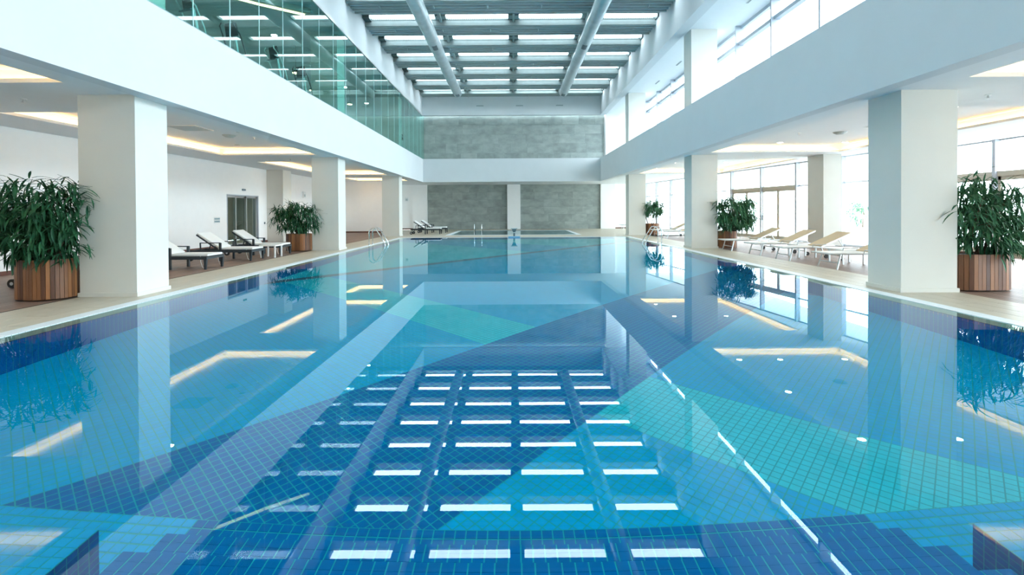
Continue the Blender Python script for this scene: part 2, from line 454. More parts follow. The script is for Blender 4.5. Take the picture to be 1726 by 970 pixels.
# ------------------------------------------------------------------ columns
def column(x0, x1, yf, z1, label):
    r = sroot('column', label)
    MB().box(x0, x1, yf, yf + .8, 0, z1).build('shaft', CREAM, r)
    MB().box(x0 - .025, x1 + .025, yf - .025, yf + .825, 0, .07).build('plinth', CREAM, r)
order = ['behind the viewer', 'nearest', 'second nearest', 'third nearest']
for k in range(4):
    yf = 8.62 + 10.05 * (k - 1)
    column(-7.74, -6.72, yf, ZG, order[k] + ' square cream column on the cushioned lounger side of the pool')
    column(6.93, 7.93, yf, ZG, order[k] + ' square cream column on the window side of the pool')
pr = sroot('pier', 'cream wall pier beside the sliding door'); MB().box(-12.35, -11.48, 24.2, 25.1, 0, ZC).build('shaft', CREAM, pr)
pr = sroot('pier', 'freestanding cream pier before the window wall behind the loungers'); MB().box(12.0, 12.7, 18.65, 19.65, 0, ZC).build('shaft', CREAM, pr)
pr = sroot('pier', 'cream pier before the window wall near the viewer'); MB().box(13.2, 13.9, 8.62, 9.6, 0, ZC).build('shaft', CREAM, pr)

# ------------------------------------------------------------------ walls
DY0, DY1, DZ = 20.8, 23.4, 2.28
w = MB()
w.box(-12.6, -12.3, YN, DY0, 0, ZC + .3).box(-12.6, -12.3, DY1, 34, 0, ZC + .3).box(-12.6, -12.3, DY0, DY1, DZ, ZC + .3)
w.box(-12.6, -9.15, 34, 39.2, 0, ZC + .3)
structure('wall_left', w, WALLW, 'long white wall behind the dark loungers')
w = MB(); w.box(-9.2, 11.2, 39.2, 39.5, 0, ZC + .3)
w.box(-8.02, -6.87, 38.95, 39.2, 0, ZC).box(7.13, 8.3, 38.95, 39.2, 0, ZC).box(-.4, .66, 38.9, 39.2, 0, ZC)
w.box(-12.6, FL - .1, 35.2, 35.5, 4.9, ZG).box(FL - .1, 8.9, 35.15, 35.5, 4.9, ZG + .2).box(6.75, 7.9, 34.85, 35.15, 4.9, ZG)
structure('wall_back', w, WALLW, 'far end wall holding the slate panels')
structure('wall_front', MB().box(-15, 15.3, YN - .3, YN, 0, 10.2), WALLW, 'white wall behind the viewer')
bb = MB(); bb.box(-12.3, -12.275, YN, DY0 - .1, 0, .1).box(-12.3, -12.275, DY1 + .1, 24.2, 0, .1).box(-12.3, -12.275, 25.1, 34, 0, .1).box(-12.3, -9.13, 33.97, 34, 0, .1).box(-9.13, -8.02, 39.17, 39.2, 0, .1).box(8.3, 11, 39.17, 39.2, 0, .1)
structure('baseboard_left', bb, SKIRT, 'dark brown wooden skirting')

# slate cladding: each stone a piece
def slate(name, label, x0, x1, yf, z0, z1, rows, seed):
    r = sroot(name, label); rg = random.Random(seed); rh = (z1 - z0) / rows
    MB().box(x0, x1, yf - .012, yf + .02, z0, z1).build('mortar_bed', mat('slate_mortar', (.17, .20, .19), .9), r)
    for i in range(rows):
        x = x0 - rg.uniform(0, .9)
        while x < x1 - .02:
            L = rg.choice((1.2, 1.2, 1.2, .8, 1.9)); a, b = max(x, x0), min(x + L, x1)
            if b - a > .05:
                th = .03 + rg.uniform(0, .012)
                MB().box(-(b - a) / 2 + .003, (b - a) / 2 - .003, -th, .02, .003, rh - .003).build('slate', SLATE, r).location = ((a + b) / 2, yf, z0 + i * rh)
            x += L
slate('wall_back_upper_slates', 'grey-green slate cladding above the white balcony band', -6.4, 6.68, 35.13, 5.0, ZG - .03, 5, 1)
slate('wall_back_lower_left_slates', 'grey-green slate panel at pool level, on the lounger side of the central pier', -6.87, -.4, 39.18, .0, ZC - .01, 6, 2)
slate('wall_back_lower_right_slates', 'grey-green slate panel at pool level, on the window side of the central pier', .66, 7.13, 39.18, .0, ZC - .01, 6, 3)

# ------------------------------------------------------------------ fascias and upper beams
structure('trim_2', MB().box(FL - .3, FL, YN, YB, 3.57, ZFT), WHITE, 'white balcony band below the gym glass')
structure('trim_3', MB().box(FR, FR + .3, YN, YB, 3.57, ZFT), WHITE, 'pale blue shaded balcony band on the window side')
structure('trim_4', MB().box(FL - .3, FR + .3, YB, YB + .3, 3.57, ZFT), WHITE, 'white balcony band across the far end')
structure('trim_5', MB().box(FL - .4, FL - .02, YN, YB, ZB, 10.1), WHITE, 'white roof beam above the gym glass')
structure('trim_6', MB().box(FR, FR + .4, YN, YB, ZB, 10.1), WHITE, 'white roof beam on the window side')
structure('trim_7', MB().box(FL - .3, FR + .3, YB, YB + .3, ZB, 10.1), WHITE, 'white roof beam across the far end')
structure('trim_8', MB().box(FL - .03, FL + .03, YN, YB, ZB - .07, ZB + .01), ALU, 'thin metal channel holding the top of the gym glass')

# ------------------------------------------------------------------ lower ceilings with lit coffers
LZ = ZC + .07; CZ = 3.86
def coffered(name, label, x0, x1, cx0, cx1, bays, zext):
    r = sroot(name, label); p = MB(); ys = [YN] + [v for b in bays for v in b] + [39.2]
    p.box(x0, cx0, YN, 39.2, ZC, LZ).box(cx1, x1, YN, 39.2, ZC, LZ)
    for i in range(0, len(ys), 2):
        if ys[i + 1] > ys[i]: p.box(cx0, cx1, ys[i], ys[i + 1], ZC, LZ)
    p.build('ceiling_panel', CEIL, r)
    for (a, b) in bays:
        c = MB(); o = .16
        c.box(cx0 - o, cx1 + o, a - o, b + o, CZ, CZ + .03)
        c.box(cx0 - o - .03, cx0 - o, a - o, b + o, LZ, CZ).box(cx1 + o, cx1 + o + .03, a - o, b + o, LZ, CZ)
        c.box(cx0 - o, cx1 + o, a - o - .03, a - o, LZ, CZ).box(cx0 - o, cx1 + o, b + o, b + o + .03, LZ, CZ)
        c.build('coffer', CEIL, r)
        s = MB(); z0, z1 = LZ + .002, LZ + .014
        s.box(cx0 - .09, cx0 - .06, a, b, z0, z1).box(cx1 + .06, cx1 + .09, a, b, z0, z1).box(cx0, cx1, a - .09, a - .06, z0, z1).box(cx0, cx1, b + .06, b + .09, z0, z1)
        s.build('cove_light_strip', COVE, r)
BAYS = [(-2.3, 7.8), (10.1, 17.9), (20.35, 28.0), (30.4, 33.6)]
coffered('ceiling_left', 'low ceiling with warm lit coffers over the dark loungers', -12.3, FL - .28, -10.73, -7.22, BAYS, 0)
coffered('ceiling_right', 'low ceiling with warm lit coffers over the window side', FR + .28, 15.2, 7.35, 12.1, BAYS[:2] + [(20.35, 28.0)], 0)
structure('ceiling_back', MB().box(FL - .28, FR + .28, YB + .28, 39.2, ZC, LZ), CEIL, 'low ceiling before the lower slate panels')
structure('ceiling_void', MB().box(-15, FL - .3, YN, 39.5, 4.75, 4.95).box(FR + .3, 15.5, YN, 39.5, 4.3, 4.5).box(FL - .3, FR + .3, YB + .3, 39.5, 4.75, 4.95).box(FR + .3, 9.0, YN, 35.2, 4.75, 4.95), GYMF, 'upper floor slab')
structure('ceiling_upper', MB().box(-14.2, FL - .4, YN, 35.2, ZG, ZG + .25).box(FR + .4, 9.0, YN, 35.2, ZG, ZG + .25), CEIL, 'upper gallery ceiling')

# ------------------------------------------------------------------ roof with rooflights
roof = sroot('ceiling_rooflights', 'grey metal roof with rows of narrow rooflights')
SEG = [(-6.1, -3.3), (-2.83, -.13), (.34, 3.05), (3.5, 6.28)]
X0, X1 = FL - .02, FR + .0
gird = MB().box(X0, X1, 0, 1.2, 9.66, 9.92, 0)
for k in range(5): gird.box(X0, X1, .06 + k * .26, .14 + k * .26, 9.60, 9.67, 1)
gird.box(X0, X1, -.015, .03, 9.6, 9.84, 2)
girm = gird.mesh('girder', [ROOFM, ROOFL, mat('roof_metal_mid', (0.20, 0.25, 0.25), .6, var=.1, spec=.1)])
deckm = MB().box(X0, X1, 1.2, 2.08, 9.92, 9.98).mesh('roof_panel', ROOFM)
divm = MB().box(X0, SEG[0][0], -.42, 0, 9.8, 9.98, 1).box(SEG[3][1], X1, -.42, 0, 9.8, 9.98, 1)
for a, b in ((SEG[0][1], SEG[1][0]), (SEG[1][1], SEG[2][0]), (SEG[2][1], SEG[3][0])):
    divm.box(a, b, -.42, 0, 9.86, 9.98, 0); divm.box((a + b) / 2 - .05, (a + b) / 2 + .05, -.9, .0, 9.74, 9.92, 0)
divm = divm.mesh('rooflight_divider', [ROOFM, ROOFD])
louv = MB().box(X0, X1, -.03, -.012, 9.84, 9.92, 0)
for k in range(150):
    x = X0 + .15 + k * .083
    if any(a <= x <= b for a, b in SEG): louv.box(x, x + .04, -.036, -.03, 9.865, 9.90, 1)  # pale metal squares on the dark plate stand in for backlit holes
louv = louv.mesh('painted_hole_edge', [ROOFD, ROOFL])
pinm = MB()
for k in range(6): pinm.tube([(-5.2 + k * 2.13, .35, 9.58), (-5.2 + k * 2.13, .62, 9.58)], .035, 6)
pinm = pinm.mesh('girder_pins', ROOFL)
panem = [MB().quad((a, -.42, 9.93), (b, -.42, 9.93), (b, 0, 9.93), (a, 0, 9.93)).mesh('rooflight_pane', GLASSR) for a, b in SEG]
for k in range(-8, 8):
    y = 16.2 + 2.5 * k
    for nm, me in (('girder', girm), ('roof_panel', deckm), ('rooflight_divider', divm), ('painted_hole_edge', louv), ('girder_pins', pinm)):
        if k == 7 and nm in ('girder', 'roof_panel'): continue
        link(nm, me, roof).location = (0, y, 0)
    for me in panem: link('rooflight_pane', me, roof).location = (0, y, 0)
MB().box(X0, X1, 33.7, 34.6, 9.66, 9.92).box(X0, X1, YN, -4.2, 9.8, 9.98).build('end_panel', ROOFM, roof)

def duct(x, label):
    t = thing('air_duct', label, 'duct', (x, 0, 9.2), 0, 'round ventilation ducts')
    MB().tube([(0, -5.8, 0), (0, 31.6, 0), (0, 31.85, 0), (0, 31.95, 0)], [.285, .285, .24, .12], 28).build('duct_pipe', DUCT, t, smooth=True)
    for k in range(10):
        y = -2.5 + 3.6 * k; MB().tube([(0, y - .02, 0), (0, y + .02, 0)], .297, 28, caps=False).build('seam_ring', DUCT, t, smooth=True)
    for y in (3.6, 12.7, 21.8, 30.9):
        a = MB()
        for j in range(5):
            th = math.radians(-100 + 9 * j if x < 0 else -80 - 9 * j); th2 = th + math.radians(9 if x < 0 else -9)
            c0, s0, c1, s1 = math.cos(th) * .292, math.sin(th) * .292, math.cos(th2) * .292, math.sin(th2) * .292
            a.hexa([(c0, y, s0), (c0, y + .55, s0), (c1, y + .55, s1), (c1, y, s1), (c0 * 1.03, y, s0 * 1.03), (c0 * 1.03, y + .55, s0 * 1.03), (c1 * 1.03, y + .55, s1 * 1.03), (c1 * 1.03, y, s1 * 1.03)])
        a.build('duct_grille', GRILL, t)
    for k in range(8): MB().bar((0, -4 + 5 * k, .28), (0, -4 + 5 * k, .42), .03).build('hanger', ALU, t)
duct(-3.53, 'long round silver duct under the rooflights, on the gym glass side')
duct(3.38, 'long round silver duct under the rooflights, on the window side')
for x, s in ((-2.27, 'nearest the gym glass'), (.56, 'in the middle of the three'), (3.42, 'nearest the windows')):
    t = thing('wall_vent', 'small slotted vent in the far roof beam, ' + s, 'vent', (x, YB, 9.0), 0, 'slot vents in the far beam')
    MB().box(-.26, .26, -.02, .0, -.045, .045).build('vent_frame', VENT, t); MB().box(-.24, .24, -.026, -.02, -.008, .008).build('vent_slot', GRILL, t)

# ------------------------------------------------------------------ gym behind the green glass
wg = MB().box(-14.4, -14.1, YN, 35.2, 4.9, ZG + .2)
structure('wall_gym', wg, GYMW, 'beige gym wall seen through the green glass')
gp = MB()
for (a, b) in ((4, 9.5), (12, 17), (22, 25), (29, 30.5)): gp.box(-14.1, -13.9, a, b, 4.95, 7.6)
structure('wall_gym_panels', gp, GYMD, 'dark panels on the gym wall')
gc = sroot('ceiling_gym_cove', 'warm light line along the gym ceiling')
MB().bar((-9.6, 14.5, 8.36), (-8.2, 15.8, 8.36), .5, .16).bar((-8.2, 15.8, 8.36), (-7.0, 16.75, 8.36), .5, .16).build('cove_box', GYMW, gc)
MB().bar((-9.5, 14.6, 8.27), (-8.2, 15.8, 8.27), .16, .01).bar((-8.2, 15.8, 8.27), (-7.1, 16.65, 8.27), .16, .01).build('cove_light_strip', emit('gym_cove', (1, .70, .38), 5), gc)
n_ = 0  # two rows of downlights added as fill to brighten the gym
for gx in (-9.3, -12.0):
    for gy in range(8):
        n_ += 1
        t = thing('gym_fill_downlight', ('added gym fill downlight in the row nearer the glass, ' if gx > -10 else 'added gym fill downlight in the row deeper inside, ') + ('nearest', 'second', 'third', 'fourth', 'fifth', 'sixth', 'seventh', 'farthest')[gy] + ' along the hall', 'ceiling light', (gx, 3 + 4 * gy, ZG), 0, 'added gym fill downlights')
        MB().tube([(0, 0, -.02), (0, 0, 0)], .13, 14).build('trim_ring', PLASTIC, t); MB().tube([(0, 0, -.03), (0, 0, -.02)], .10, 14).build('lamp', MATS.get('gym_fill_dl') or emit('gym_fill_dl', (1, .95, .85), 150), t)
gg = sroot('window_1', 'long green tinted glass screen of the gym')
gm = MB().box(FL - .012, FL, .008, 1.27 - .008, ZFT - .02, ZB).mesh('pane', GLASSG)
edge = MB().box(FL - .014, FL + .003, -.008, .008, ZFT, ZB).mesh('glass_joint', mat('glass_edge', (.62, .85, .86), .15))
y = 9.71 - 1.27 * 12
while y < 34.4:
    link('pane', gm, gg).location = (0, y, 0); link('glass_joint', edge, gg).location = (0, y, 0); y += 1.27
def trainer(x, y, rz, label, k):
    t = thing('cross_trainer', label, 'exercise machine', (x, y, 4.95), rz, 'exercise machines behind the gym glass')
    MB().box(-.28, .28, -.75, .75, 0, .12).build('base_frame', GREYC, t, bevel=.02)
    MB().tube([(-.09, .5, .38), (.09, .5, .38)], .3, 20).build('flywheel_housing', GYMD, t)
    MB().bar((0, .45, .12), (0, .12, 1.62), .09, .07).build('mast', GREYC, t, bevel=.015)
    MB().hexa([(-.2, .06, 1.42), (.2, .06, 1.42), (.2, .0, 1.78), (-.2, .0, 1.78), (-.17, .13, 1.45), (.17, .13, 1.45), (.17, .07, 1.75), (-.17, .07, 1.75)]).build('console', SCREEN, t, bevel=.02)
    MB().bar((0, .06, 1.40), (0, -.04, 1.36), .42, .03).build('reading_tray', GYMD, t)
    for s in (-1, 1):
        MB().tube([(s * .26, .4, .5), (s * .28, .25, 1.0), (s * .27, .05, 1.45), (s * .22, -.12, 1.66), (s * .18, -.1, 1.75)], .018, 8).build('handlebar', DARKM if k % 2 else GREYC, t, smooth=True)
        MB().box(s * .18 - .08, s * .18 + .08, -.45, -.05, .28, .32).build('pedal', GYMD, t)
        MB().bar((s * .18, -.3, .27), (s * .14, .5, .38), .03).build('pedal_arm', GREYC, t)
for k, (x, y, rz, lab) in enumerate(((-7.75, 11.55, -.4, 'exercise machine with wide dark console nearest the viewer behind the gym glass'),
        (-7.75, 13.35, -.2, 'exercise machine with curved dark grips, second from the viewer behind the gym glass'),
        (-7.55, 15.3, -.45, 'exercise machine with square tilted console standing alone behind the gym glass'),
        (-7.6, 17.4, -.3, 'exercise machine just before the cream column behind the gym glass'),
        (-7.6, 32.9, -.4, 'small looking exercise machine by the far slate wall behind the gym glass'),
        (-9.4, 24.2, -.4, 'exercise machine beyond the cream column, deep in the gym'))): trainer(x, y, rz, lab, k)
for k, (x, y, z) in enumerate(((-9.2, 27.5, 7.6), (-10.5, 25.5, 7.9), (-9.0, 20.2, 7.3), (-11.0, 30, 7.4))):
    t = thing('pendant_lamp', ('warm glowing gym lamp beyond the second cream column', 'warm gym lamp hanging deepest behind the glass', 'warm gym lamp just behind the second cream column', 'warm gym lamp nearest the far wall')[k], 'lamp', (x, y, z), 0, 'warm lamps in the gym')
    MB().tube([(0, 0, 0), (0, 0, .12), (0, 0, .18)], [.16, .1, .03], 12).build('lamp_shade', GYMD, t)
    MB().tube([(0, 0, -.015), (0, 0, -.002)], .13, 12).build('lamp_bulb', emit('gym_lamp%d' % k, (1, .72, .38), 14), t)
    MB().bar((0, 0, .18), (0, 0, ZG - z), .012).build('cord', DARKM, t)

# ------------------------------------------------------------------ upper window wall, window side
uw = sroot('window_2', 'upper row of tall windows beyond the gallery columns')
GX = 8.75
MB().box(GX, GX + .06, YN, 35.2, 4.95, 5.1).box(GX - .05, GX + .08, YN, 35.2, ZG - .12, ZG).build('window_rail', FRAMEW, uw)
mul = MB().box(GX - .25, GX + .06, -.035, .035, 5.0, ZG).mesh('mullion', FRAMEW)
trn = MB().box(GX - .16, GX + .04, .04, 2.46, 7.70, 7.82).mesh('transom', FRAMEW)
pnl = MB().box(GX, GX + .01, .036, 2.464, 5.1, 7.72).mesh('pane', GLASSC); pnu = MB().box(GX, GX + .01, .036, 2.464, 7.8, ZG - .12).mesh('pane', GLASSC)
for k in range(-8, 9):
    y = 13.4 + 2.5 * k
    if y > 34.5: continue
    for nm, me in (('mullion', mul), ('transom', trn), ('pane', pnl), ('pane', pnu)):
        link(nm, me, uw).location = (0, y, 0)
for k, (x, y) in enumerate(((7.95, 16.0), (7.95, 20.2), (7.95, 23.0), (7.95, 26.4))):
    t = thing('ceiling_slot_vent', ('thin slot vent in the gallery ceiling nearest the viewer', 'thin slot vent in the gallery ceiling, second from the viewer', 'thin slot vent in the gallery ceiling, third from the viewer', 'thin slot vent in the gallery ceiling farthest away')[k], 'vent', (x, y, ZG), 0, 'slot vents in the gallery ceiling')
    MB().box(-.04, .04, -.35, .35, -.012, 0).build('vent_frame', VENT, t); MB().box(-.012, .012, -.33, .33, -.016, -.012).build('vent_slot', GRILL, t)

# ------------------------------------------------------------------ lower slanted window wall
FA = (10.70, 39.2); FBp = (13.62, 17.2)
def on_line(u):     # where the view column u meets the slanted wall line
    k = (u - 862.3) / 814.34; dx, dy = FBp[0] - FA[0], FBp[1] - FA[1]
    t = (k * FA[1] - FA[0]) / (dx - k * dy); return FA[1] + t * dy
Lf = math.dist(FA, FBp); ang = math.atan2(FBp[1] - FA[1], FBp[0] - FA[0])
lw = sroot('window_3', 'slanted wall of tall lower windows behind the pale loungers')
lw.location = (FA[0], FA[1], 0); lw.rotation_euler = (0, 0, ang)
def sof(y): return (FA[1] - y) / (FA[1] - FBp[1]) * Lf
ml = [sof(on_line(u)) for u in (1089, 1107, 1131, 1162, 1192, 1234, 1284.5, 1344, 1376, 1421)] + [Lf]
TZ = 2.55
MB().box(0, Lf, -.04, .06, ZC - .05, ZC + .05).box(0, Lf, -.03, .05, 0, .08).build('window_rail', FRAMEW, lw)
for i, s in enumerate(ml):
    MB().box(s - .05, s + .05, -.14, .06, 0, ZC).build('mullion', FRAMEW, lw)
dd = (ml[5], ml[7])
for i in range(len(ml) - 1):
    a, b_ = ml[i] + .05, ml[i + 1] - .05
    if b_ - a < .1: continue
    MB().box(a, b_, .0, .01, TZ + .03, ZC - .05).build('pane', GLASSC, lw)
    if dd[0] - .01 <= ml[i] < dd[1] - .01: continue
    MB().box(a, b_, -.03, .03, TZ - .03, TZ + .03).build('transom', FRAMEW, lw)
    MB().box(a, b_, .0, .01, .08, TZ - .03).build('pane', GLASSC, lw)
dr = sroot('door_1', 'four leaf glazed sliding door to the terrace behind the loungers')
dr.location = lw.location; dr.rotation_euler = lw.rotation_euler
MB().box(dd[0], dd[1], -.07, .07, TZ - .1, TZ + .06).box(dd[0], dd[1], -.06, .06, .0, .1).build('door_frame', FRAMEC, dr)
ls = [dd[0] + .05, sof(on_line(1258)), ml[6], sof(on_line(1311)), dd[1] - .05]
for i in range(4):
    a, b_ = ls[i], ls[i + 1]; f = MB()
    f.box(a, a + .07, -.04, .03, .1, TZ - .1).box(b_ - .07, b_, -.04, .03, .1, TZ - .1).box(a, b_, -.04, .03, .1, .2).box(a, b_, -.04, .03, TZ - .2, TZ - .1)
    f = f.build('door_leaf', FRAMEC, dr); MB().box(a + .07, b_ - .07, -.01, .0, .2, TZ - .2).build('pane', GLASSC, f)
for s in (-.1, .1): MB().bar((ml[6] + s, -.09, .95), (ml[6] + s, -.09, 1.2), .03).build('door_handle', DARKM, dr)
# near bay of windows, parallel to the pool
nw = sroot('window_4', 'tall lower windows beside the nearest planter on the window side')
NX = 15.05
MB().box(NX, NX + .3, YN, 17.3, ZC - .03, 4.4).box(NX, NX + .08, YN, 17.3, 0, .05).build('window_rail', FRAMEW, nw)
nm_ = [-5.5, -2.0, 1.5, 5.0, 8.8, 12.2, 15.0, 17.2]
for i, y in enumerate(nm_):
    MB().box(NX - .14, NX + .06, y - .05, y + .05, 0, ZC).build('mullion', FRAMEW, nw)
    if i < len(nm_) - 1:
        MB().box(NX, NX + .01, y + .05, nm_[i + 1] - .05, TZ + .08, ZC - .03).build('pane', GLASSC, nw)
        if i < 5: MB().box(NX, NX + .01, y + .05, nm_[i + 1] - .05, .05, TZ - .08).build('pane', GLASSC, nw)
dr = sroot('door_2', 'glazed terrace door beside the nearest planter on the window side')
MB().box(NX - .07, NX + .07, YN, 17.2, TZ - .08, TZ + .08).build('door_frame', FRAMEC, dr)
for a, b_ in ((12.3, 13.65), (13.65, 14.95), (15.1, 17.1)):
    f = MB(); f.box(NX - .04, NX + .03, a, a + .08, .0, TZ - .08).box(NX - .04, NX + .03, b_ - .08, b_, .0, TZ - .08).box(NX - .04, NX + .03, a, b_, .0, .22).box(NX - .04, NX + .03, a, b_, TZ - .2, TZ - .08)
    f = f.build('door_leaf', FRAMEC, dr); MB().box(NX - .01, NX, a + .08, b_ - .08, .22, TZ - .2).build('pane', GLASSC, f)
structure('wall_right', MB().box(13.6, 15.3, 17.2, 17.4, 0, 4.5).box(FR + .3, 15.3, YN - .2, YN, 0, 4.5), WALLW, 'short white return of the window wall')
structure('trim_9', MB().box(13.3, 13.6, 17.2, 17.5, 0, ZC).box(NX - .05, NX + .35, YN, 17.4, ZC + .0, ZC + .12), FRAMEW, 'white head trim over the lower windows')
structure('ceiling_right_outer', MB().box(13.0, 15.4, YN, 17.4, ZC + .05, ZC + .15), CEIL, 'ceiling edge beside the near windows')

# ------------------------------------------------------------------ terrace outside
structure('ground', MB().box(15.3, 120, -60, 140, -.6, -.45).box(-60, 15.3, 42, 140, -.6, -.45), TERR, 'pale paving outside')
structure('terrace', MB().box(15.25, 30, -20, 60, -.3, -.06).box(10.9, 15.25, 17.4, 60, -.3, -.06), TERR, 'pale terrace outside the lower windows')
rl = thing('terrace_railing', 'thin grey railing along the terrace outside the windows', 'railing', (24, 0, -.06))
MB().bar((0, -15, 1.1), (0, 55, 1.1), .05).build('top_rail', RAILM, rl); MB().bar((0, -15, .12), (0, 55, .12), .03).build('bottom_rail', RAILM, rl)
for k in range(36): MB().bar((0, -15 + 2 * k, 0), (0, -15 + 2 * k, 1.1), .04).build('post', RAILM, rl)

# ------------------------------------------------------------------ plants
COLS = [(-7.74, -6.72, 8.62 + 10.05 * k, 9.42 + 10.05 * k) for k in range(3)] + [(6.93, 7.93, 8.62 + 10.05 * k, 9.42 + 10.05 * k) for k in range(3)]
def leaf_base(curl, n=4):
    v = []; f = []
    for i in range(n + 1):
        t = i / n; wd = .085 * math.sin(PI * min(1, t * .92 + .06)) ** .8 * (1 - .15 * t); z = -curl * t * t
        v += [(t, -wd, z + .02), (t, 0, z), (t, wd, z + .02)]
    for i in range(n):
        for j in range(2): a = i * 3 + j; f.append((a, a + 3, a + 4, a + 1))
    return np.array(v), np.array(f)
LB = [leaf_base(c) for c in (.15, .35, .6)]
LMESH = {}
for mi, m in enumerate((LEAF, LEAFP)):
    for k, (v, f) in enumerate(LB):
        me = bpy.data.meshes.new('leaf'); me.from_pydata(v.tolist(), [], f.tolist()); me.materials.append(m); LMESH[mi, k] = me
def leaves(parent, centre, rad, n, L, single, seed, droop=.5, mat_i=0, lean=(0, 0)):
    rg = np.random.default_rng(seed); VV = []; FF = []; k = 0; made = 0
    nt_ = max(20, n // 15)
    tips = rg.uniform(-1, 1, (nt_ * 3, 3)); tips = tips[(np.abs(tips) ** 3).sum(1) < 1.0][:nt_]
    wx, wy = parent.location.x, parent.location.y
    for i in range(n):
        tip = tips[i % len(tips)]
        c = tip + rg.normal(size=3) * .10
        p = np.array(centre) + c * np.array(rad)
        if any(x0 - .05 < wx + p[0] < x1 + .05 and y0 - .05 < wy + p[1] < y1 + .05 for x0, x1, y0, y1 in COLS): continue
        ta = tip[0] * 91 + tip[1] * 57
        d = np.array([tip[0] * .9 + math.cos(ta) * .45, tip[1] * .9 + math.sin(ta) * .45, .25 * tip[2]]) + rg.normal(size=3) * .55
        d[2] -= droop * .75
        d /= np.linalg.norm(d)
        s = np.cross(d, [0, 0, 1]); s /= (np.linalg.norm(s) + 1e-6); u = np.cross(s, d)
        if u[2] < 0: s, u = -s, -u
        l = L * rg.uniform(.65, 1.25); M = np.stack([d * l, s * l, u * l], 1)
        b = int(rg.integers(3))
        if made < single and c[1] < .1 and d[1] < .4:
            o = link('leaf', LMESH[mat_i, b], parent); mw = Matrix.Identity(4)
            for a in range(3):
                for q in range(3): mw[a][q] = M[a, q]
                mw[a][3] = p[a]
            o.matrix_local = mw; made += 1
        else:
            v, f = LB[b]; VV.append(v @ M.T + p); FF.append(f + k); k += len(v)
    if VV:
        me = bpy.data.meshes.new('foliage'); me.from_pydata(np.concatenate(VV).tolist(), [], np.concatenate(FF).tolist()); me.materials.append(LEAFP if mat_i else LEAF)
        link('foliage', me, parent, kind='stuff')
def stadium(Lx, Ly, n):      # outline of a round-ended planter, n points evenly along it
    r = Ly / 2; s = Lx / 2 - r; per = 4 * s + 2 * PI * r; pts = []
    for i in range(n):
        d = (i + .5) / n * per
        if d < 2 * s: pts.append((-s + d, -r, 0, -1))
        elif d < 2 * s + PI * r: t = -PI / 2 + (d - 2 * s) / r; pts.append((s + r * math.cos(t), r * math.sin(t), math.cos(t), math.sin(t)))
        elif d < 4 * s + PI * r: pts.append((s - (d - 2 * s - PI * r), r, 0, 1))
        else: t = PI / 2 + (d - 4 * s - PI * r) / r; pts.append((-s + r * math.cos(t), r * math.sin(t), math.cos(t), math.sin(t)))
    return pts, per
def planter(x, y, rz, Lx, Ly, H, label):
    t = thing('slatted_planter', label, 'planter', (x, y, 0), rz, 'round-ended slatted wooden planters')
    n = 44; pts, per = stadium(Lx, Ly, n); wv = per / n
    inner = [(a * .97, b * .95) for a, b, _, _ in pts]
    MB().prism([(a - .035 * c, b - .035 * d) for a, b, c, d in pts], .03, H - .05).build('inner_tub', GAP, t)
    MB().prism(inner, H - .055, H - .035).build('soil', SOIL, t)
    me = MB().box(-wv / 2 + .003, wv / 2 - .003, -.012, .012, .025, H).mesh('slat', PLANT)
    for a, b, c, d in pts:
        o = link('slat', me, t); o.location = (a - .012 * c, b - .012 * d, random.uniform(-.002, .002)); o.rotation_euler = (0, 0, math.atan2(d, c) + PI / 2)
    return t
def potted(x, y, rz, Lx, Ly, H, crad, cz, n, L, single, seed, lab_p, lab_t, droop=.5, mat_i=0, off=(0, 0), stems=7):
    planter(x, y, rz, Lx, Ly, H, lab_p)
    t = thing('leafy_shrub', lab_t, 'plant', (x, y, H - .04), 0, 'leafy shrubs in wooden planters')
    rg = random.Random(seed)
    for k in range(stems):
        a = (k + .5) / stems * Lx * .7 - Lx * .35; p = [(a, rg.uniform(-.12, .12), 0)]; q = (a * 1.3 + off[0] * .6 + rg.uniform(-.15, .15), rg.uniform(-.2, .2), (cz - H) * .75)
        mid = ((p[0][0] + q[0]) / 2 + rg.uniform(-.06, .06), (p[0][1] + q[1]) / 2, q[2] * .5)
        end = (q[0] + rg.uniform(-.25, .25), q[1] + rg.uniform(-.2, .2), q[2] + crad[2] * .8)
        MB().tube([p[0], mid, q, end], [.028, .022, .016, .006], 6).build('stem', STEM, t, smooth=True)
        for j in range(3):
            e = (q[0] + rg.uniform(-.6, .6) * crad[0], q[1] + rg.uniform(-.6, .6) * crad[1], q[2] + rg.uniform(0.1, .9) * crad[2])
            MB().tube([mid, q, e], [.012, .009, .004], 5).build('stem', STEM, t)
    leaves(t, (off[0], off[1], cz - H + .04), crad, n, L, single, seed, droop, mat_i)
potted(-8.22, 8.52, -.15, .90, .74, .70, (.86, .60, .66), 1.40, 2400, .25, 290, 11,
       'dark and light brown slatted planter beside the nearest cream column on the lounger side', 'dense dark green shrub with long drooping leaves in the nearest planter by the white wall', .55, off=(-.08, 0))
potted(8.52, 8.97, 0, 1.16, .72, .665, (.80, .60, .66), 1.36, 2400, .24, 290, 12,
       'brown slatted planter beside the nearest cream column on the window side', 'dense dark green shrub with long drooping leaves before the near windows', .5, 1, off=(.08, 0))
potted(-8.20, 18.55, 0, .95, .7, .66, (.82, .55, .52), 1.28, 2000, .22, 0, 13,
       'brown slatted planter beside the second cream column, beyond the dark loungers', 'bushy green shrub beyond the dark loungers near the sliding door', .55, off=(-.05, 0))
potted(8.33, 18.75, 0, .70, .68, .665, (.80, .55, .58), 1.34, 3000, .24, 0, 14,
       'brown slatted planter beside the second cream column, beside the pale loungers', 'airy green shrub standing beside the row of pale loungers', .5, 1, off=(.2, 0))
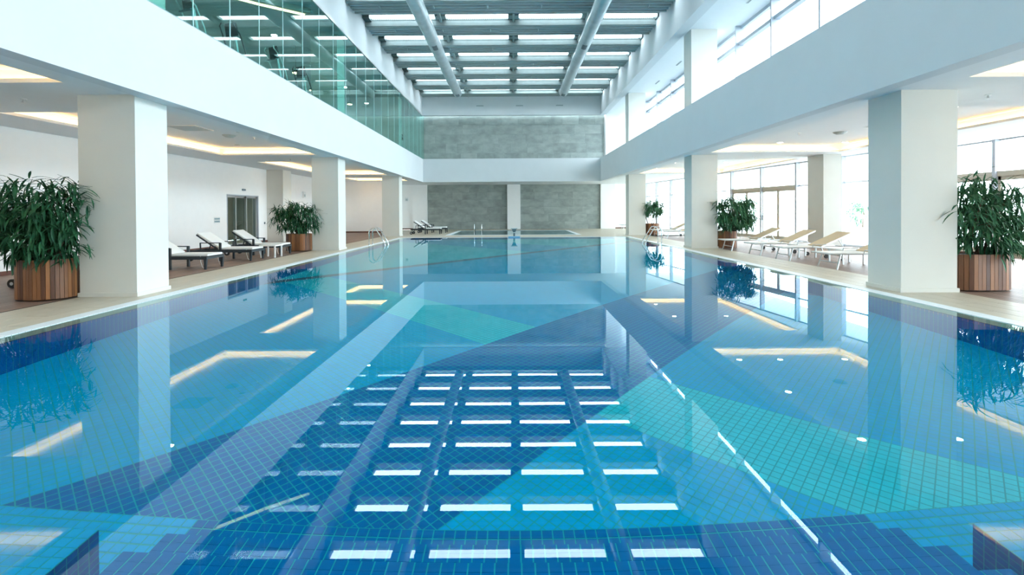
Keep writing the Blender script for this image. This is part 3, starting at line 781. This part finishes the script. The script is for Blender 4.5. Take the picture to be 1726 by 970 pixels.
potted(8.38, 28.9, 0, .82, .7, .68, (.60, .5, .42), 1.58, 1800, .22, 0, 15,
       'far brown slatted planter behind the chrome pool ladder by the windows', 'small round topped shrub on a bare stem, farthest on the window side', .4, 1, off=(.05, 0), stems=4)
for k, (x, y, h) in enumerate(((31, 47, 3.4), (29, 40, 2.6), (30, 62, 4.2), (33, 34, 2.6))):
    t = thing('garden_tree', ('round green tree outside, beyond the terrace railing', 'smaller green tree outside, seen through the sliding door', 'tallest green tree outside at the far end', 'green bush outside near the pier')[k], 'tree', (x, y, -.45), 0, 'trees outside the terrace')
    MB().tube([(0, 0, 0), (.1, 0, h * .5), (0, 0, h * .8)], [.12, .09, .04], 8).build('trunk', STEM, t)
    leaves(t, (0, 0, h * .65), (1.3, 1.3, h * .38), 500, .5, 0, 30 + k, .2, 1)

# ------------------------------------------------------------------ dark cushioned loungers (foot at +x end, head at 0)
def dark_lounger():
    t = thing('cushioned_lounger', '', 'lounger', (0, 0, 0), 0, 'dark framed loungers with white cushions')
    hw = .36
    for s in (-1, 1): MB().bar((0.1, s * hw, .30), (2.0, s * hw, .30), .045, .075).build('side_rail', DARKM, t)
    for x in (.1, .9, 1.98): MB().bar((x, -hw, .30), (x, hw, .30), .045, .06).build('cross_rail', DARKM, t)
    for s in (-1, 1):
        MB().hexa([(1.93, s * hw - .025, 0), (1.97, s * hw - .025, 0), (1.97, s * hw + .025, 0), (1.93, s * hw + .025, 0), (1.915, s * hw - .03, .33), (2.0, s * hw - .03, .33), (2.0, s * hw + .03, .33), (1.915, s * hw + .03, .33)]).build('leg', DARKM, t)
        MB().bar((1.02, s * hw, 0), (1.02, s * hw, .56), .05, .06).build('leg', DARKM, t)
        MB().bar((1.03, s * (hw + .02), .56), (.42, s * (hw + .02), .56), .05, .025).build('armrest', DARKM, t)
        MB().bar((.42, s * (hw + .02), .56), (.42, s * hw, .30), .03).build('armrest_post', DARKM, t)
        w_ = MB().tube([(.12, s * (hw + .03) - .02, .09), (.12, s * (hw + .03) + .02, .09)], .09, 18).build('wheel', RUB, t)
        MB().tube([(.12, s * (hw + .03) - .024, .09), (.12, s * (hw + .03) + .024, .09)], .035, 10).build('hub', ALU, w_)
        MB().bar((.12, s * hw, .09), (.2, s * hw, .28), .03).build('wheel_bracket', DARKM, t)
    MB().bar((.12, -hw, .09), (.12, hw, .09), .02).build('axle', DARKM, t)
    bk_ = MB()
    for s in (-1, 1): bk_.bar((.95, s * .33, .34), (.0 + .28, s * .33, .80), .03, .04)
    bk_.bar((.28, -.33, .80), (.28, .33, .80), .03, .04)
    bk_.build('back_frame', DARKM, t)
    MB().bar((.55, 0, .6), (.45, 0, .32), .025).build('back_strut', DARKM, t)
    MB().bar((.93, 0, .375), (1.99, 0, .375), .66, .06).build('seat_cushion', PADW, t, bevel=.02)
    MB().bar((.96, 0, .40), (.28, 0, .855), .64, .055).build('back_cushion', PADW, t, bevel=.02)
    for s in (-.36, .36):
        MB().tube([(1.82, s, .36), (1.84, s * 1.05, .2), (1.88, s * 1.03, .06), (1.95, s, .03)], .008, 5).build('tie_strap', PADW, t)
    return t
src = dark_lounger()
LL = [(12.97, 'dark framed lounger with white cushion, nearest whole one beyond the first cream column'),
      (15.15, 'dark framed lounger with white cushion, middle one of the row by the white wall'),
      (17.05, 'dark framed lounger with white cushion and raised back before the glass door'),
      (10.05, 'dark framed lounger mostly hidden behind the nearest planter, one wheel showing')]
for k, (y, lab) in enumerate(LL):
    o = src if k == 0 else copy_tree(src)
    o.location = (-9.98 if k < 3 else -10.15, y, 0); o['label'] = lab
for k, (y, lab) in enumerate(((31.4, 'dark framed lounger in front of the far pier, the one nearer the big pool'), (33.4, 'dark framed lounger in front of the far pier, the one nearer the slate'))):
    o = copy_tree(src); o.location = (-6.62 + .1 * k, y, 0); o['label'] = lab; o['group'] = 'pair of loungers by the small pool'
def side_table(x, y, w, h, label, m, leg, group):
    t = thing('side_table', label, 'table', (x, y, 0), 0, group)
    MB().box(-w / 2, w / 2, -w / 2, w / 2, h - .04, h).build('table_top', m, t, bevel=.008)
    for a in (-1, 1):
        for b in (-1, 1): MB().bar((a * (w / 2 - .05), b * (w / 2 - .05), 0), (a * (w / 2 - .05), b * (w / 2 - .05), h - .04), .04).build('leg', leg, t)
side_table(-8.02, 16.05, .55, .41, 'small white side table between the two farther dark loungers', SLINGW, PLASTIC, 'small white table')
side_table(9.05, 15.1, .62, .40, 'small pale side table between the second and third pale loungers', SLINGW, ALU, 'small tables between pale loungers')
side_table(9.15, 13.25, .66, .40, 'small pale side table beside the third pale lounger, nearer the viewer', SLINGW, ALU, 'small tables between pale loungers')

# ------------------------------------------------------------------ pale sling loungers (foot at 0, head at +x)
def pale_lounger():
    t = thing('sling_lounger', '', 'lounger', (0, 0, 0), 0, 'pale sling loungers by the windows')
    hw = .35
    for s in (-1, 1):
        MB().tube([(0.02, s * hw, .38), (2.0, s * hw, .38)], .018, 8).build('side_rail', ALU, t, smooth=True)
        MB().bar((.30, s * hw, .37), (.20, s * (hw + .02), 0), .035, .025).build('leg', ALU, t)
        MB().bar((1.55, s * hw, .37), (1.68, s * (hw + .02), .06), .035, .025).build('leg', ALU, t)
        MB().tube([(1.72, s * hw - .02, .06), (1.72, s * hw + .02, .06)], .06, 14).build('wheel', RUB, t)
        MB().bar((1.15, s * .31, .40), (2.0, s * .31, .78), .025, .04).build('back_rail', ALU, t)
        MB().bar((1.65, s * .3, .6), (1.8, s * .3, .38), .02).build('back_strut', ALU, t)
        MB().tube([(0.85, s * (hw + .03), .38), (.87, s * (hw + .03), .47), (1.25, s * (hw + .03), .47)], .014, 6).build('armrest', ALU, t)
    for x, z in ((.02, .38), (2.0, .38), (.24, .16), (1.66, .14)): MB().tube([(x, -hw, z), (x, hw, z)], .014, 8).build('cross_bar', ALU, t)
    MB().tube([(2.0, -.31, .78), (2.0, .31, .78)], .014, 8).build('cross_bar', ALU, t)
    MB().bar((.02, 0, .395), (1.15, 0, .395), .66, .025).build('seat_sling', SLINGW, t, bevel=.008)
    MB().bar((1.15, 0, .415), (1.42, 0, .535), .62, .025).build('back_sling', SLING, t)
    MB().bar((1.42, 0, .535), (1.72, 0, .67), .62, .025).build('back_sling', SLING, t)
    MB().bar((1.72, 0, .67), (2.02, 0, .805), .62, .025).build('back_sling', SLING, t)
    return t
src = pale_lounger()
RR = [(17.75, 0, 'pale sling lounger with raised beige back, farthest of four, beside the second planter'),
      (15.92, 0, 'pale sling lounger with raised beige back, second of the four from the planter'),
      (14.28, 0, 'pale sling lounger with raised beige back, third of the four from the planter'),
      (12.25, 0, 'pale sling lounger partly hidden by the nearest cream column on the window side'),
      (25.3, 0, 'pale sling lounger just beyond the second cream column on the window side'),
      (26.9, 0, 'pale sling lounger beside the farthest planter on the window side'),
      (36.5, 0, 'pale sling lounger at the very far end of the window side')]
for k, (y, rz, lab) in enumerate(RR):
    o = src if k == 0 else copy_tree(src)
    o.location = (7.78 if k < 6 else 8.1, y, 0); o['label'] = lab
src.location = (7.68, 17.75, 0)

# ------------------------------------------------------------------ pool ladders, grab posts, spout
def ladder(x, sgn, y, label):
    t = thing('pool_ladder', label, 'ladder', (x, y, 0), 0, 'chrome pool ladders')
    for dy in (0, .55):
        pts = [(0, dy, 0), (0, dy, .58), (sgn * .03, dy, .66), (sgn * .10, dy, .73), (sgn * .18, dy, .76), (sgn * .27, dy, .74), (sgn * .33, dy, .68), (sgn * .68, dy, .13), (sgn * .71, dy, .0), (sgn * .66, dy, -.2), (sgn * .62, dy, -.9)]
        MB().tube(pts, .021, 10).build('rail', STEEL, t, smooth=True)
        MB().tube([(0, dy, 0), (0, dy, .02)], .045, 14).build('floor_flange', STEEL, t)
    for z in (-.3, -.55, -.8): MB().box(min(sgn * .6, sgn * .68), max(sgn * .6, sgn * .68), 0, .55, z, z + .025).build('tread', STEEL, t)
ladder(-6.3, 1, 21.2, 'chrome pool ladder rails on the dark lounger side of the pool')
ladder(6.55, -1, 21.2, 'chrome pool ladder rails on the window side of the pool')
for x, s in ((-2.33, 'farther from the spout'), (-1.88, 'nearer the spout')):
    t = thing('grab_post', 'slim chrome grab post at the small pool, ' + s, 'rail', (x, 29.6, 0.0), 0, 'grab posts at the small pool')
    MB().tube([(0, 0, 0), (0, 0, .6), (0, .05, .66), (0, .15, .68), (0, .3, .62), (0, .5, .0)], .022, 8).build('rail', STEEL, t, smooth=True)
t = thing('water_spout', 'grey fan-shaped water spout on the far edge of the large pool', 'water spout', (.1, 27.2, 0))
MB().box(-.33, .33, -.16, .1, .0, .06).build('base_slab', BLUES, t, bevel=.01)
MB().box(-.05, .05, -.03, .03, .06, .24).build('stem', GRILL, t)
MB().box(-.055, .055, -.04, .04, .24, .27).build('collar', STEEL, t)
MB().hexa([(-.06, -.05, .27), (.06, -.05, .27), (.06, .05, .27), (-.06, .05, .27), (-.13, -.12, .46), (.13, -.12, .46), (.13, .06, .46), (-.13, .06, .46)]).build('cup', GRILL, t)
MB().box(-.18, .18, -.2, .08, .46, .51).build('spout_lip', VENT, t, bevel=.01)

# ------------------------------------------------------------------ sliding door in the white wall, fittings
dr = sroot('door_3', 'sliding glass door in the long white wall')
f = MB(); f.box(-12.55, -12.29, DY0, DY0 + .05, 0, DZ).box(-12.55, -12.29, DY1 - .05, DY1, 0, DZ).box(-12.55, -12.29, DY0, DY1, DZ - .05, DZ); f.build('door_frame', FRAMEW, dr)
def leafd(y0, y1, x):
    f = MB(); f.box(x, x + .05, y0, y0 + .07, 0, DZ - .05).box(x, x + .05, y1 - .07, y1, 0, DZ - .05).box(x, x + .05, y0, y1, DZ - .13, DZ - .05).box(x, x + .05, y0, y1, 0, .08)
    f = f.build('door_leaf', ALU, dr); MB().box(x + .02, x + .03, y0 + .07, y1 - .07, .08, DZ - .13).build('pane', GLASSD, f)
leafd(DY0 + .05, DY0 + .85, -12.42); leafd(DY0 + .8, DY0 + 1.75, -12.5); leafd(DY1 - .95, DY1 - .05, -12.42)
c = MB(); c.box(-15, -12.6, DY0 - .8, DY0 - .5, 0, 2.8).box(-15, -12.6, DY1 + 3, DY1 + 3.3, 0, 2.8).box(-15.2, -15, DY0 - .5, DY1 + 3.2, 0, 2.8).box(-15, -12.6, DY0 - .5, DY1 + 3.2, 2.7, 2.8)
structure('wall_corridor', c, CORR, 'dim corridor behind the sliding glass door')
t = bpy.data.objects['wall_corridor']
MB().box(-14, -13.4, 22.5, 24.3, 2.65, 2.7).build('fill_light_housing', PLASTIC, t); MB().box(-13.96, -13.44, 22.54, 24.26, 2.64, 2.65).build('fill_light_diffuser', emit('corridor_fill_light', (1, .95, .85), 6), t)  # added ceiling light panel, brightens the corridor seen through the door
t = thing('door_sensor', 'small dark motion sensor above the sliding glass door', 'sensor', (-12.3, 22.1, 2.52)); MB().box(0, .05, -.13, .13, -.04, .04).build('sensor_body', GRILL, t, bevel=.01)
t = thing('switch_panel', 'set of eight small grey switches on the white wall by the door', 'switches', (-12.3, 20.1, 1.17))
MB().box(0, .006, -.2, .2, -.12, .12).build('back_plate', PLASTIC, t)
for i in range(4):
    for j in range(2): MB().box(.006, .02, -.17 + i * .09, -.10 + i * .09, -.09 + j * .11, -.02 + j * .11).build('switch', TILEK, t)
t = thing('wall_button', 'tiny dark button on the wall between the door and the pier', 'button', (-12.3, 23.95, .95)); MB().box(0, .03, -.04, .04, -.05, .05).build('button_body', GRILL, t)
t = thing('wall_fitting', 'small white box high on the wall beyond the pier', 'wall box', (-12.3, 28.4, 2.5)); MB().box(0, .1, -.15, .15, -.18, .18).build('box_body', PLASTIC, t); MB().box(.1, .11, -.1, .1, -.12, .02).build('box_lens', VENT, t)
t = thing('wall_fitting', 'small grey box on the far wall left of the slate', 'wall box', (-8.55, 39.2, 2.45)); MB().box(-.13, .13, -.08, 0, -.15, .15).build('box_body', PLASTIC, t); MB().box(-.08, .08, -.09, -.08, -.1, .05).build('box_lens', VENT, t)

def downlight(x, y, label, on=True, z=CZ):
    t = thing('downlight', label, 'ceiling light', (x, y, z), 0, 'round ceiling downlights')
    ring = MB(); n = 20
    ring.tube([(0, 0, -.012), (0, 0, 0)], .105, n); ring.build('trim_ring', PLASTIC, t)
    MB().tube([(0, 0, -.016), (0, 0, -.012)], .085, n).build('lamp', DOWN if on else VENT, t)
for x, y, lab in ((8.05, 14.1, 'lit downlight alone between two others along the pool edge, window side'), (8.05, 17.15, 'lit downlight at the far pool-side corner of the coffer, window side'),
                  (9.5, 17.15, 'lit downlight in the middle of the far coffer edge, window side'), (11.8, 17.15, 'lit downlight at the far window-side corner of the coffer'),
                  (10.3, 11.15, 'lit downlight partly hidden behind the nearest cream column, window side'), (8.06, 11.15, 'lit downlight hidden by the nearest column, pool side of the coffer'),
                  (10.7, 24.2, 'lit downlight in the coffer beyond the second cream column, window side'), (8.1, 24.2, 'lit downlight of the second coffer nearest the pool, window side'),
                  (8.1, 27.3, 'lit downlight farthest away on the window side'), (-7.88, 11.0, 'lit downlight just behind the nearest cream column, lounger side')): downlight(x, y, lab)
for x, y, lab in ((-8.0, 14.2, 'unlit pale downlight along the pool side of the coffer, lounger side'), (-9.6, 16.9, 'unlit downlight near the warm corner of the coffer, lounger side'), (-7.9, 17.0, 'unlit downlight at the far pool-side corner, lounger side')): downlight(x, y, lab, False)
def vent(x, y, label):
    t = thing('ceiling_vent', label, 'vent', (x, y, CZ), 0, 'square ceiling vents')
    MB().box(-.42, .42, -.42, .42, -.012, 0).build('vent_frame', PLASTIC, t); MB().box(-.39, .39, -.39, .39, -.018, -.012).build('vent_face', VENT, t)
    u = thing('ceiling_detector', label.replace('flat grey square vent', 'small round detector beside the vent'), 'detector', (x + (.35 if x < 0 else -.5), y + 1.3, CZ), 0, 'ceiling detectors')
    MB().tube([(0, 0, -.07), (0, 0, -.03), (0, 0, 0)], [.1, .17, .2], 16).build('detector_body', VENT, u)
vent(-9.0, 13.5, 'flat grey square vent in the coffer above the dark loungers'); vent(10.6, 13.6, 'flat grey square vent in the coffer above the pale loungers')
for x, y, z, lab in ((8.89, 9.05, ZC, 'near sprinkler head in the flat ceiling, window side'), (-9.0, 8.92, ZC, 'near sprinkler head in the flat ceiling, lounger side'),
                     (8.9, 15.0, CZ, 'sprinkler head inside the window side coffer'), (10.4, 12.3, CZ, 'sprinkler head beside the window side vent'), (9.6, 19.2, ZC, 'sprinkler head before the second cream column, window side'),
                     (-8.1, 15.2, CZ, 'sprinkler head inside the lounger side coffer'), (-8.8, 19.2, ZC, 'sprinkler head before the second cream column, lounger side')):
    t = thing('sprinkler_head', lab, 'sprinkler', (x, y, z), 0, 'ceiling sprinklers')
    MB().tube([(0, 0, -.012), (0, 0, 0)], .05, 12).build('escutcheon', PLASTIC, t); MB().tube([(0, 0, -.06), (0, 0, -.012)], .016, 8).build('nozzle', ALU, t); MB().tube([(0, 0, -.068), (0, 0, -.06)], .032, 10).build('deflector', ALU, t)
